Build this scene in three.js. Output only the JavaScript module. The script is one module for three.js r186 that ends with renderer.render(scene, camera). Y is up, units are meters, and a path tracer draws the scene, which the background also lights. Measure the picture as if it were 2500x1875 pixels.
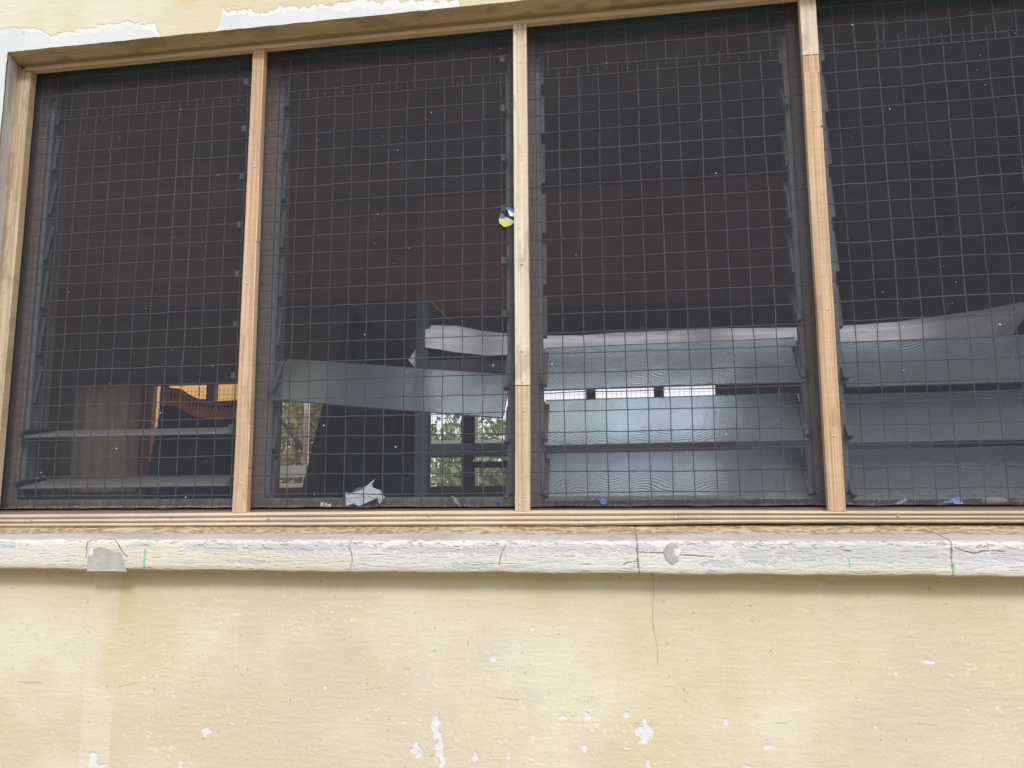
import * as THREE from 'three';
import { mergeGeometries, toCreasedNormals } from 'three/addons/utils/BufferGeometryUtils.js';
import { RoundedBoxGeometry } from 'three/addons/geometries/RoundedBoxGeometry.js';

// ---------------------------------------------------------------- camera, sky, sun, exposure
const W = 1024, H = 768;
const scene = new THREE.Scene();
const camera = new THREE.PerspectiveCamera(53.75, W / H, 0.02, 400);
camera.position.set(0, 1.55, 1.74);
camera.rotation.order = 'YXZ';
camera.rotation.set(THREE.MathUtils.degToRad(8.002), THREE.MathUtils.degToRad(8.283), THREE.MathUtils.degToRad(-0.421));

const EXPOSURE = 1.68;
const SUN_DIR = new THREE.Vector3(0.28, 0.72, 0.72).normalize();
const SKY_LEVEL = 0.78;
{
  const w = 256, h = 128, d = new Float32Array(w * h * 4);
  for (let j = 0; j < h; j++) for (let i = 0; i < w; i++) {
    const el = (j + 0.5) / h * Math.PI - Math.PI / 2, az = ((i + 0.5) / w - 0.5) * 2 * Math.PI;
    const dir = [Math.cos(el) * Math.cos(az), Math.sin(el), Math.cos(el) * Math.sin(az)];
    const s = Math.max(0, dir[1]);
    const c = dir[0] * SUN_DIR.x + dir[1] * SUN_DIR.y + dir[2] * SUN_DIR.z;
    const glow = 0.9 * Math.pow(Math.max(0, c), 6);                 // bright cloud round the veiled sun
    const L = SKY_LEVEL * (0.95 + 0.30 * s + 0.5 * glow);
    const o = (j * w + i) * 4;
    if (dir[1] < -0.02) { d[o] = L * 0.30; d[o + 1] = L * 0.25; d[o + 2] = L * 0.18; }
    else { d[o] = L * 0.97; d[o + 1] = L * 1.0; d[o + 2] = L * 1.06; }
    d[o + 3] = 1;
  }
  const sky = new THREE.DataTexture(d, w, h, THREE.RGBAFormat, THREE.FloatType);
  sky.mapping = THREE.EquirectangularReflectionMapping;
  sky.magFilter = sky.minFilter = THREE.LinearFilter; sky.needsUpdate = true;
  scene.background = sky; scene.environment = sky;
}
const sun = new THREE.DirectionalLight(new THREE.Color(1, 0.96, 0.88), 1.2);
sun.position.copy(SUN_DIR).multiplyScalar(30); sun.target.position.set(0, 1.5, -2);
sun.castShadow = true; sun.shadow.radius = 20; sun.shadow.mapSize.set(4096, 4096);
Object.assign(sun.shadow.camera, { left: -14, right: 14, top: 14, bottom: -14, near: 1, far: 80 });
scene.add(sun, sun.target);

// ---------------------------------------------------------------- helpers
let seed = 7;
const rnd = () => { seed = (seed * 1664525 + 1013904223) >>> 0; return seed / 4294967296; };
const rr = (a, b) => a + (b - a) * rnd();
const h2 = (x, y, s) => { let n = Math.imul(x, 374761393) ^ Math.imul(y, 668265263) ^ Math.imul(s + 11, 2147483629 | 0); n = Math.imul(n ^ (n >>> 13), 1274126177); n ^= n >>> 16; return (n >>> 0) / 4294967296; };
function vn(x, y, s) {
  const ix = Math.floor(x), iy = Math.floor(y); let fx = x - ix, fy = y - iy;
  fx = fx * fx * (3 - 2 * fx); fy = fy * fy * (3 - 2 * fy);
  const a = h2(ix, iy, s), b = h2(ix + 1, iy, s), c = h2(ix, iy + 1, s), d = h2(ix + 1, iy + 1, s);
  return a + (b - a) * fx + (c - a) * fy + (a - b - c + d) * fx * fy;
}
function fbm(x, y, o, s) { let v = 0, a = 0.5, t = 0; for (let i = 0; i < o; i++) { v += a * vn(x, y, s + i * 17); t += a; x = x * 2.03 + 5.1; y = y * 2.03 + 3.7; a *= 0.5; } return v / t; }
const clamp = (v, a = 0, b = 1) => Math.min(b, Math.max(a, v));
const sst = (a, b, v) => { const t = clamp((v - a) / (b - a)); return t * t * (3 - 2 * t); };
const mix3 = (a, b, t) => [a[0] + (b[0] - a[0]) * t, a[1] + (b[1] - a[1]) * t, a[2] + (b[2] - a[2]) * t];
const enc = v => Math.round(255 * clamp(v <= 0.0031308 ? 12.92 * v : 1.055 * Math.pow(v, 1 / 2.4) - 0.055));
// fn(x, y) in metres -> [linear rgb, height 0..1]
function surfaceTextures(w, h, x0, y0, sx, sy, fn, bump = true, wrap = THREE.MirroredRepeatWrapping) {
  const c = new Uint8Array(w * h * 4), b = bump ? new Uint8Array(w * h * 4) : null;
  for (let j = 0; j < h; j++) for (let i = 0; i < w; i++) {
    const r = fn(x0 + (i + 0.5) / w * sx, y0 + (j + 0.5) / h * sy), o = (j * w + i) * 4;
    c[o] = enc(r[0]); c[o + 1] = enc(r[1]); c[o + 2] = enc(r[2]); c[o + 3] = 255;
    if (b) { b[o] = b[o + 1] = b[o + 2] = Math.round(255 * clamp(r[3])); b[o + 3] = 255; }
  }
  const mk = (d, srgb) => { const t = new THREE.DataTexture(d, w, h, THREE.RGBAFormat); t.magFilter = THREE.LinearFilter; t.minFilter = THREE.LinearMipmapLinearFilter; t.generateMipmaps = true; t.wrapS = t.wrapT = wrap; if (srgb) t.colorSpace = THREE.SRGBColorSpace; t.needsUpdate = true; return t; };
  return [mk(c, true), b ? mk(b, false) : null];
}
const segDist = (x, y, ax, ay, bx, by) => { const dx = bx - ax, dy = by - ay, t = clamp(((x - ax) * dx + (y - ay) * dy) / (dx * dx + dy * dy)); return Math.hypot(x - ax - t * dx, y - ay - t * dy); };
const lineDist = (x, y, p) => { let m = 9; for (let i = 0; i + 1 < p.length; i++) m = Math.min(m, segDist(x, y, p[i][0], p[i][1], p[i + 1][0], p[i + 1][1])); return m; };
const mat = (c, o = {}) => new THREE.MeshStandardMaterial({ color: new THREE.Color().setRGB(...c), roughness: 0.85, side: THREE.DoubleSide, ...o });

const names = {};
const numbered = n => { const k = names[n] = (names[n] || 0) + 1; return k === 1 ? n : n + '_' + String(k - 1).padStart(3, '0'); };
function mesh(name, geo, m, parent, pos) {
  const o = new THREE.Mesh(geo, m); o.name = parent ? name : numbered(name);
  o.castShadow = o.receiveShadow = true; if (pos) o.position.set(...pos);
  (parent || scene).add(o); return o;
}
function thing(name, label, category, pos = [0, 0, 0], group) {
  const g = new THREE.Group(); g.name = numbered(name); g.position.set(...pos); g.userData = { label, category };
  if (group) g.userData.group = group; scene.add(g); return g;
}
const tag = (o, label, category, group) => { o.userData = { ...o.userData, label, category }; if (group) o.userData.group = group; return o; };
const struct = o => { o.userData.kind = 'structure'; return o; };
const stuff = o => { o.userData.kind = 'stuff'; return o; };
const sub = (name, parent) => { const g = new THREE.Group(); g.name = name; parent.add(g); return g; };
function box(x0, x1, y0, y1, z0, z1) { const g = new THREE.BoxGeometry(x1 - x0, y1 - y0, z1 - z0); g.translate((x0 + x1) / 2, (y0 + y1) / 2, (z0 + z1) / 2); return g; }
function rbox(x0, x1, y0, y1, z0, z1, r = 0.004) { const g = new RoundedBoxGeometry(x1 - x0, y1 - y0, z1 - z0, 1, r); g.translate((x0 + x1) / 2, (y0 + y1) / 2, (z0 + z1) / 2); return g; }
function planarUV(g, x0, sx, y0, sy) { const p = g.attributes.position, u = g.attributes.uv; for (let i = 0; i < p.count; i++) u.setXY(i, (p.getX(i) - x0) / sx, (p.getY(i) - y0) / sy); u.needsUpdate = true; return g; }
// profile: closed list of [a, b]; place(t, a, b, i) -> [x, y, z]; uv in metres (across, along)
function sweep(profile, n, length, place, crease = 0.7, caps = true) {
  const m = profile.length, pos = [], uv = [], idx = [], per = [0];
  for (let i = 0; i < m; i++) { const a = profile[i], b = profile[(i + 1) % m]; per.push(per[i] + Math.hypot(a[0] - b[0], a[1] - b[1])); }
  for (let k = 0; k <= n; k++) for (let i = 0; i <= m; i++) { const q = profile[i % m]; pos.push(...place(k / n, q[0], q[1], i % m)); uv.push(per[i], k / n * length); }
  for (let k = 0; k < n; k++) for (let i = 0; i < m; i++) { const a = k * (m + 1) + i, b = a + m + 1; idx.push(a, b, a + 1, a + 1, b, b + 1); }
  if (caps) for (const k of [0, n]) { const c = pos.length / 3; let s = [0, 0, 0]; for (let i = 0; i < m; i++) for (let q = 0; q < 3; q++) s[q] += pos[(k * (m + 1) + i) * 3 + q] / m; pos.push(...s); uv.push(per[m] / 2, k / n * length); for (let i = 0; i < m; i++) { const a = k * (m + 1) + i; k ? idx.push(c, a + 1, a) : idx.push(c, a, a + 1); } }
  const g = new THREE.BufferGeometry(); g.setAttribute('position', new THREE.Float32BufferAttribute(pos, 3)); g.setAttribute('uv', new THREE.Float32BufferAttribute(uv, 2)); g.setIndex(idx);
  return toCreasedNormals(g, crease);
}

// ---------------------------------------------------------------- ground
const groundTex = surfaceTextures(512, 512, 0, 0, 8, 8, (x, y) => {
  const n = fbm(x * 1.2, y * 1.2, 5, 301), f = fbm(x * 14, y * 14, 3, 302);
  const c = mix3([0.33, 0.235, 0.13], [0.26, 0.185, 0.105], n); const g = sst(0.55, 0.7, fbm(x * 0.8, y * 0.8, 4, 303));
  const q = mix3(c, [0.14, 0.16, 0.06], g * 0.6); return [q[0] * (0.8 + 0.4 * f), q[1] * (0.8 + 0.4 * f), q[2] * (0.8 + 0.4 * f), f];
}, false, THREE.RepeatWrapping);
{
  const g = new THREE.PlaneGeometry(300, 300); g.rotateX(-Math.PI / 2);
  groundTex[0].repeat.set(37, 37);
  struct(mesh('ground', g, mat([1, 1, 1], { map: groundTex[0], roughness: 1 })));
}

// ---------------------------------------------------------------- the outer wall
const CREAM = [0.605, 0.55, 0.395], PALE = [0.66, 0.63, 0.515], PEACH = [0.595, 0.51, 0.40], OCHRE = [0.58, 0.505, 0.31], WHITE = [0.68, 0.69, 0.72];
const wallCrack = [[0.0585, 1.40], [0.0583, 1.3315], [0.0536, 1.2965], [0.0542, 1.2618], [0.056, 1.2359], [0.0606, 1.2144], [0.0622, 1.17]];
const hairs = [[[-1.478, 1.0962], [-1.4446, 1.0943], [-1.4148, 1.0961]], [[-1.2098, 1.0914], [-1.1782, 1.0979], [-1.1573, 1.1032]], [[-0.5935, 1.1027], [-0.5577, 1.1081]], [[-0.2934, 1.0948], [-0.2677, 1.093], [-0.2429, 1.0911]], [[0.5825, 1.07], [0.6193, 1.0688]], [[0.2947, 1.0624], [0.3236, 1.0618]], [[0.01, 1.05], [0.028, 1.053]]];
const scratches = [[[-0.4947, 1.2979], [-0.465, 1.2304]], [[-0.4656, 1.2938], [-0.4267, 1.2176]], [[-0.5608, 1.1743], [-0.4361, 1.1995]], [[-0.09, 1.222], [-0.108, 1.201]], [[-1.0, 1.27], [-1.01, 1.21]]];
const chips = [[-1.2617, 0.9245, 0.012, 0.02], [-1.245, 0.905, 0.03, 0.01], [-1.0412, 0.92, 0.008, 0.012], [-0.4302, 1.03, 0.011, 0.03], [-0.4206, 0.99, 0.009, 0.03], [-0.4157, 0.955, 0.006, 0.02], [-0.4739, 0.9784, 0.012, 0.017], [0.0278, 1.0356, 0.017, 0.024], [-0.0919, 1.0643, 0.009, 0.009], [-0.1455, 1.0591, 0.008, 0.005], [0.6118, 1.1934, 0.012, 0.004], [-0.2657, 0.9755, 0.004, 0.011], [-0.2996, 1.1777, 0.006, 0.008], [0.2838, 1.0138, 0.008, 0.006], [-0.0079, 1.0679, 0.007, 0.006], [-0.3417, 0.9665, 0.006, 0.012], [0.0361, 0.9695, 0.006, 0.008], [0.24, 0.97, 0.01, 0.012], [0.33, 0.96, 0.012, 0.014], [-0.98, 1.0, 0.012, 0.01], [-0.1, 1.0, 0.008, 0.01], [0.2, 1.06, 0.005, 0.01]];
const blobs = (list, x, y, s) => { let b = 0; for (const [cx, cy, ax, ay] of list) { const dx = (x - cx) / ax, dy = (y - cy) / ay; if (dx * dx + dy * dy > 5) continue; b = Math.max(b, 1 - sst(0.75, 1.05, Math.hypot(dx, dy) + 1.7 * (fbm(x * 130, y * 130, 4, s) - 0.5))); } return b; };
function lowerWall(x, y) {
  const big = fbm(x * 1.7, y * 2.2, 4, 1), mid = fbm(x * 6 + 3, y * 5, 4, 2), brush = fbm(x * 26, y * 150, 3, 3), grain = fbm(x * 260, y * 260, 2, 4);
  let c = mix3(CREAM, PALE, sst(0.34, 0.66, big * 0.7 + mid * 0.3));
  c = mix3(c, PEACH, 0.95 * sst(0.46, 0.66, fbm(x * 2.6 + 9, y * 3.1, 4, 5)));
  c = mix3(c, OCHRE, 0.55 * sst(0.60, 0.76, fbm(x * 4.6 + 2, y * 1.9, 4, 6)));
  c = mix3(c, [0.56, 0.51, 0.44], 0.5 * sst(0.54, 0.70, fbm(x * 3.3 + 4, y * 3.0, 5, 16)));   // grimy patches
  const edge = 0.010 * (fbm(y * 12, 3, 3, 7) - 0.5);                                      // an older repainted strip
  if (x > -1.300 + edge * 3 && x < -1.222 + edge) c = mix3(c, PALE, 0.6 * sst(0.32, 0.5, mid));
  const yb = sst(-1.228, -1.222, x - edge) * (1 - sst(-1.222, -1.17, x + 0.06 * (mid - 0.5))) * sst(1.20, 1.26, y + 0.05 * (mid - 0.5));
  c = mix3(c, OCHRE, 0.75 * yb);
  let k = 0.94 + 0.075 * brush + 0.045 * grain, h = 0.45 + 0.25 * (mid - 0.5) + 0.16 * (brush - 0.5) + 0.15 * (grain - 0.5) + 0.07 * (fbm(x * 110, y * 110, 3, 19) - 0.5);
  const lump = sst(0.70, 0.80, fbm(x * 70, y * 95, 3, 8)) * sst(0.42, 0.6, fbm(x * 2.4, y * 3, 3, 9));   // blistered paint
  h += 0.13 * lump; c = mix3(c, [0.82, 0.77, 0.62], 0.3 * lump);
  const sc = Math.min(...scratches.map(s => lineDist(x, y, s))); c = mix3(c, PALE, 0.65 * (1 - sst(0.002, 0.007, sc + 0.006 * (mid - 0.5))));
  let ch = blobs(chips, x, y, 10);
  ch = Math.max(ch, sst(0.83, 0.85, fbm(x * 62, y * 48, 3, 11)) * sst(0.54, 0.62, fbm(x * 2, y * 2.4 + 8, 3, 12)));
  c = mix3(c, WHITE, ch); h -= 0.25 * ch;
  const dk = sst(0.875, 0.89, fbm(x * 120, y * 120, 2, 13)); c = mix3(c, [0.30, 0.24, 0.17], 0.55 * dk);
  const cr = lineDist(x + 0.002 * (vn(y * 120, 1, 14) - 0.5), y, wallCrack); if (cr < 0.0013) { const t = 1 - sst(0.0003, 0.0013, cr); c = mix3(c, [0.25, 0.19, 0.13], (0.25 + 0.6 * vn(x * 30, y * 60, 15)) * t); h -= 0.3 * t; }
  for (const q of hairs) { const e = lineDist(x, y, q); if (e < 0.0012) c = mix3(c, [0.24, 0.19, 0.13], (0.35 + 0.5 * vn(x * 90, 3, 18)) * (1 - sst(0.0003, 0.0012, e))); }
  return [c[0] * k, c[1] * k, c[2] * k, h];
}
// skim plaster left bare round the opening: height of its ragged upper edge along x
const skim = [[-4, 2.86], [-1.75, 2.845], [-1.6212, 2.8392], [-1.5764, 2.8346], [-1.5585, 2.818], [-1.5363, 2.8097], [-1.5115, 2.8133], [-1.4871, 2.8206], [-1.431, 2.8198], [-1.3635, 2.825], [-1.2718, 2.8228], [-1.2224, 2.8081], [-1.2066, 2.7849], [-1.2022, 2.765], [-1.054, 2.765], [-1.0372, 2.7891], [-1.0322, 2.8063], [-1.0278, 2.8356], [-1.0096, 2.8218], [-0.9631, 2.8264], [-0.9047, 2.8131], [-0.8477, 2.8223], [-0.7793, 2.8185], [-0.6447, 2.818], [-0.5126, 2.8037], [-0.3854, 2.7899], [-0.3779, 2.764], [-0.12, 2.764], [-0.08, 2.80], [0.4, 2.81], [0.9, 2.80], [4, 2.82]];
const skimAt = x => { for (let i = 0; i + 1 < skim.length; i++) if (x <= skim[i + 1][0]) { const t = (x - skim[i][0]) / (skim[i + 1][0] - skim[i][0]); return skim[i][1] + t * (skim[i + 1][1] - skim[i][1]); } return 2.8; };
function upperWall(x, y) {
  const mid = fbm(x * 6 + 3, y * 5, 4, 22), brush = fbm(x * 30, y * 130, 3, 23), grain = fbm(x * 260, y * 260, 2, 24);
  let c = mix3(CREAM, PALE, sst(0.3, 0.65, fbm(x * 1.9, y * 2.5, 4, 21)));
  c = mix3(c, OCHRE, 0.5 * sst(0.56, 0.72, fbm(x * 3.4 + 1, y * 2.6, 4, 25)));
  c = mix3(c, [0.62, 0.42, 0.2], 0.35 * (1 - sst(0.01, 0.05, Math.hypot(x + 1.13, (y - 2.87) * 1.3) + 0.03 * (mid - 0.5))));
  let h = 0.6 + 0.12 * (mid - 0.5) + 0.1 * (brush - 0.5);
  const rag = 0.024 * (fbm(x * 75, y * 75, 5, 26) - 0.5) + 0.014 * (fbm(x * 14, y * 14, 3, 33) - 0.5);
  const dTop = skimAt(x) - y + rag, dLeft = (x < -1.60 ? x + 1.74 + 0.05 * (fbm(y * 4, 2, 3, 27) - 0.5) + rag : -1);
  const inside = Math.max(dTop, (y < 2.80 ? Math.max(dLeft, -1) : -1));
  const s = sst(-0.0012, 0.0012, inside);
  if (s > 0) {
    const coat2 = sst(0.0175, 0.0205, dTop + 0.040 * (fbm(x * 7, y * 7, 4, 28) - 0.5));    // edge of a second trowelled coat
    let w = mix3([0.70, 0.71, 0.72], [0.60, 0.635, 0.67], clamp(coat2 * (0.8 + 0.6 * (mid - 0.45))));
    if (x < -1.62) w = mix3(w, [0.58, 0.64, 0.66], 0.7);
    w = mix3(w, [0.45, 0.46, 0.47], 0.5 * sst(0.70, 0.78, fbm(x * 45, y * 45, 3, 29)) * (x < -1.62 ? 1 : 0.25));
    c = mix3(c, w, s); h = h * (1 - s) + s * (0.38 - 0.05 * coat2 + 0.06 * (grain - 0.5));
  }
  const lip = 1 - sst(0.0006, 0.004, Math.abs(inside + 0.001)); c = mix3(c, [0.66, 0.60, 0.44], 0.4 * lip * sst(0.5, 0.62, fbm(x * 30, y * 8, 3, 30)));
  const fl = sst(0.72, 0.77, fbm(x * 46, y * 150, 3, 31)) * sst(0.45, 0.55, fbm(x * 5 + 2, y * 7, 3, 32)); if (s < 0.5) { c = mix3(c, [0.42, 0.32, 0.17], 0.6 * fl); h -= 0.2 * fl; }
  const k = 0.965 + 0.05 * brush + 0.02 * grain; return [c[0] * k, c[1] * k, c[2] * k, h];
}
const OPEN = { l: -1.668, r: 1.222, b: 1.40, t: 2.771 };
{
  const wall = thing('building_wall', 'cream plastered outer wall with peeling paint and bare grey skim round the window opening', 'wall');
  const tl = surfaceTextures(2048, 640, -2.2, 0.40, 3.6, 1.05, lowerWall);
  const ml = mat([1, 1, 1], { map: tl[0], bumpMap: tl[1], bumpScale: 0.004, roughness: 0.8 });
  // the plaster skin is a gently uneven sheet on the masonry
  const gl = new THREE.PlaneGeometry(8, 1.42, 200, 50); gl.translate(0, 0.71, 0);
  const q = gl.attributes.position; for (let i = 0; i < q.count; i++) q.setZ(i, 0.004 * (fbm(q.getX(i) * 2.3 + 20, q.getY(i) * 2.3, 3, 41) - 0.5)); gl.computeVertexNormals();
  mesh('plaster_face', planarUV(gl, -2.2, 3.6, 0.40, 1.05), ml, wall);
  mesh('masonry', box(-4, 4, -0.2, 1.40, -0.25, -0.006), mat([0.4, 0.36, 0.28]), wall);
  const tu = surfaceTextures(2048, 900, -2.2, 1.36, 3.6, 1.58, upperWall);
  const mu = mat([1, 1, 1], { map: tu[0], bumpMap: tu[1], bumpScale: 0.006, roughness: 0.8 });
  const rev = surfaceTextures(512, 256, 0, 0, 2, 1, (x, y) => { const n = fbm(x * 9, y * 9, 4, 51), s = sst(0.52, 0.66, fbm(x * 13, y * 7, 5, 52)); const c = mix3([0.56, 0.49, 0.33], [0.32, 0.25, 0.14], s * 0.5); return [c[0] * (0.85 + 0.3 * n), c[1] * (0.85 + 0.3 * n), c[2] * (0.85 + 0.3 * n), n]; }, true, THREE.RepeatWrapping);
  rev[0].repeat.set(0.5, 4); rev[1].repeat.set(0.5, 4);
  const mr = mat([1, 1, 1], { map: rev[0], bumpMap: rev[1], bumpScale: 0.003 });
  const s = new THREE.Shape([[-4, 1.40], [4, 1.40], [4, 4.3], [-4, 4.3]].map(p => new THREE.Vector2(...p)));
  const hole = []; const jag = (i, a) => (fbm(i * 7.3, 0.5, 3, 55) - 0.5) * a;
  for (let i = 0; i <= 60; i++) hole.push(new THREE.Vector2(OPEN.l + jag(i, 0.006), 1.44 + (OPEN.t - 1.44) * i / 60));
  for (let i = 1; i <= 130; i++) hole.push(new THREE.Vector2(OPEN.l + (OPEN.r - OPEN.l) * i / 130, OPEN.t + jag(i + 200, 0.004)));
  for (let i = 1; i <= 10; i++) hole.push(new THREE.Vector2(OPEN.r, OPEN.t - (OPEN.t - 1.44) * i / 10));
  s.holes.push(new THREE.Path(hole));
  const gu = new THREE.ExtrudeGeometry(s, { depth: 0.105, bevelEnabled: false }); gu.translate(0, 0, -0.105);
  const p = gu.attributes.position, u = gu.attributes.uv;
  const capEnd = gu.groups[0].count;
  for (let i = 0; i < p.count; i++) {
    if (i < capEnd) u.setXY(i, (p.getX(i) + 2.2) / 3.6, (p.getY(i) - 1.36) / 1.58);
    if (p.getZ(i) < -0.05 && Math.abs(p.getX(i) - OPEN.l) < 0.01) p.setX(i, p.getX(i) - 0.038);   // the jamb splays
  }
  gu.computeVertexNormals();
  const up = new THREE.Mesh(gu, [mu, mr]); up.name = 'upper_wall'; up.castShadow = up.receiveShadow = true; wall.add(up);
  { // grey skim coat on the left jamb
    const pj = [], uj = [], ij = [], nj = 60, kj = 5; for (let i = 0; i <= nj; i++) for (let k = 0; k <= kj; k++) { const y = 1.445 + 1.322 * i / nj, z = -0.001 - 0.075 * k / kj; pj.push(OPEN.l + 0.004 + 0.003 * (fbm(i * 7.3, 0.5, 3, 55) - 0.5) + (z / 0.105) * 0.040 + 0.0015 * (fbm(y * 18, z * 60, 3, 56) - 0.5), y, z); uj.push(k / kj * 0.08, y); }
    for (let i = 0; i < nj; i++) for (let k = 0; k < kj; k++) { const a = i * (kj + 1) + k, b = a + kj + 1; ij.push(a, a + 1, b, a + 1, b + 1, b); }
    const gj = new THREE.BufferGeometry(); gj.setAttribute('position', new THREE.Float32BufferAttribute(pj, 3)); gj.setAttribute('uv', new THREE.Float32BufferAttribute(uj, 2)); gj.setIndex(ij); gj.computeVertexNormals();
    const tj = surfaceTextures(64, 1024, 0, 1.4, 0.08, 1.4, (x, y) => { const n = fbm(x * 40, y * 20, 4, 57), st = sst(0.55, 0.68, fbm(x * 30, y * 9, 4, 58)); return [...mix3(mix3([0.64, 0.65, 0.66], [0.70, 0.71, 0.72], n), [0.46, 0.42, 0.34], 0.6 * st), n]; }, true);
    for (const q of tj) { q.repeat.set(1 / 0.08, 1 / 1.4); q.offset.set(0, -1); }
    mesh('jamb_skim', gj, mat([1, 1, 1], { map: tj[0], bumpMap: tj[1], bumpScale: 0.002 }), wall);
  }
  const s2 = new THREE.Shape([[-4, 1.40], [4, 1.40], [4, 4.3], [-4, 4.3]].map(a => new THREE.Vector2(...a)));
  s2.holes.push(new THREE.Path([[-1.77, 1.44], [-1.77, 2.86], [1.28, 2.86], [1.28, 1.44]].map(a => new THREE.Vector2(...a))));
  const gi = new THREE.ExtrudeGeometry(s2, { depth: 0.14, bevelEnabled: false }); gi.translate(0, 0, -0.25);
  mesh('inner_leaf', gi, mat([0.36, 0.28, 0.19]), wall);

  // ---- concrete sill
  const cracks = [[[0.020, 1.60], [0.0241, 1.4414], [0.0248, 1.407], [0.0264, 1.3727]], [[0.6536, 1.60], [0.6536, 1.4411], [0.652, 1.41], [0.6507, 1.36]], [[-0.6152, 1.45], [-0.6190, 1.425], [-0.612, 1.40], [-0.6166, 1.3765], [-0.625, 1.36]], [[0.6588, 1.4289], [0.6926, 1.4185], [0.7198, 1.4226], [0.76, 1.42]], [[0.0277, 1.4173], [0.0708, 1.4158], [0.1135, 1.4117], [0.1811, 1.4078]], [[-1.2743, 1.4003], [-1.274, 1.435], [-1.235, 1.452], [-1.20, 1.44], [-1.168, 1.40]], [[-0.005, 1.39], [0.008, 1.397], [0.0255, 1.398]], [[-0.262, 1.43], [-0.272, 1.41], [-0.276, 1.385]]];
  // y runs down the front face from the arris (1.44) to the drip (1.372); above the arris it runs back over the slope
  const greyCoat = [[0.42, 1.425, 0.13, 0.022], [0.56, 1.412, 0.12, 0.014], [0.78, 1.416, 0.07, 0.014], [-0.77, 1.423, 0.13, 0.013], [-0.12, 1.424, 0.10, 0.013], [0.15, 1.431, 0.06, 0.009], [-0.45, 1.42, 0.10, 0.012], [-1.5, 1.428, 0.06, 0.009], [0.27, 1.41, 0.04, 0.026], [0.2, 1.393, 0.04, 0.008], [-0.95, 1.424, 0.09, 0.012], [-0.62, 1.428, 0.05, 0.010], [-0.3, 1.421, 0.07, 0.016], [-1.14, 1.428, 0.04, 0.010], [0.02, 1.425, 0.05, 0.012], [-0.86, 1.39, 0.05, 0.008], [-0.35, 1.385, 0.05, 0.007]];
  function sillSkin(x, y) {
    const str = fbm(x * 22, y * 330, 4, 61), mid = fbm(x * 7, y * 26, 4, 62), fine = fbm(x * 220, y * 320, 3, 63), big = fbm(x * 2.1, y * 4, 3, 60);
    const back = y - 1.44; let c, h = 0.55 + 0.2 * (fine - 0.5) + 0.2 * (str - 0.5);
    if (back > 0.066 + 0.014 * (fbm(x * 18, 2, 3, 64) - 0.5)) {
      c = mix3([0.47, 0.355, 0.225], [0.27, 0.185, 0.11], sst(0.38, 0.62, fbm(x * 110, y * 160, 4, 65))); h -= 0.35 * fine;
      c = mix3(c, [0.55, 0.51, 0.43], 0.6 * sst(0.6, 0.7, fbm(x * 26, y * 70, 3, 66))); c = mix3(c, [0.25, 0.36, 0.35], 0.6 * sst(0.74, 0.78, fbm(x * 14, y * 40, 3, 67)));
    } else if (back > 0.002 + 0.008 * (fbm(x * 40, 5, 3, 68) - 0.5)) {
      c = mix3([0.44, 0.365, 0.35], [0.47, 0.445, 0.445], sst(0.35, 0.65, mid)); c = mix3(c, [0.42, 0.31, 0.28], 0.6 * sst(0.55, 0.7, fbm(x * 5, y * 14, 3, 69)));
      c = mix3(c, [0.30, 0.22, 0.18], 0.7 * sst(0.74, 0.8, fbm(x * 34, y * 90, 3, 70)));
    } else {
      c = mix3([0.61, 0.59, 0.51], [0.61, 0.61, 0.585], sst(0.32, 0.55, big));
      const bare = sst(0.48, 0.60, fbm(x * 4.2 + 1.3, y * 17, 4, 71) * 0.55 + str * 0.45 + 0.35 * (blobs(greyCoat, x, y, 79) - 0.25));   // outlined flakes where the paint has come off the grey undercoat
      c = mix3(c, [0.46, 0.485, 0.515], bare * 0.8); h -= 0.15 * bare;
      const chip = sst(0.63, 0.70, fbm(x * 75, y * 150, 3, 72)) * sst(0.5, 0.62, fbm(x * 2.2 + 5, 3, 2, 73) + 0.35 * sst(1.405, 1.44, y) - 0.1);
      c = mix3(c, mix3([0.44, 0.36, 0.29], [0.42, 0.43, 0.45], fine), chip * 0.85); h -= 0.3 * chip;
      const hl = sst(0.70, 0.76, fbm(x * 34, y * 620, 3, 74)); c = mix3(c, [0.44, 0.43, 0.42], 0.4 * hl); h -= 0.2 * hl;
      const rim = sst(-0.012, 0, back) * sst(0.5, 0.6, fbm(x * 95, y * 120, 3, 75)); c = mix3(c, [0.74, 0.72, 0.68], 0.7 * rim); h += 0.2 * rim;
    }
    for (const q of cracks) { const e = lineDist(x + 0.004 * (fbm(y * 90, x * 90, 2, 76) - 0.5), y + 0.004 * (fbm(x * 90, y * 90, 2, 77) - 0.5), q); if (e < 0.004) { const wd = (0.0006 + 0.0024 * vn(x * 70, y * 130, 78)) * (q === cracks[0] || q === cracks[1] ? 1.15 : 0.5 + 0.4 * vn(x * 25, y * 25, 80)), t = 1 - sst(0.3 * wd, wd, e); c = mix3(c, [0.18, 0.145, 0.115], 0.85 * t); h -= 0.5 * t; } }
    const tq = Math.min(segDist(x, y, -1.1217, 1.421, -1.1225, 1.373) + 0.0014 * (fine - 0.5) * 3, segDist(x, y, 0.4541, 1.405, 0.4548, 1.389) + 0.001, segDist(x, y, 0.6556, 1.395, 0.6559, 1.386) + 0.001, segDist(x, y, -0.178, 1.46, -0.14, 1.461) + 0.0008);
    c = mix3(c, [0.10, 0.48, 0.45], 0.85 * (1 - sst(0.0018, 0.0034, tq)));
    return [c[0], c[1], c[2], h];
  }
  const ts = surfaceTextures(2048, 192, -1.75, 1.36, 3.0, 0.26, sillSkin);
  const ms = mat([1, 1, 1], { map: ts[0], bumpMap: ts[1], bumpScale: 0.005, roughness: 0.85 });
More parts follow.
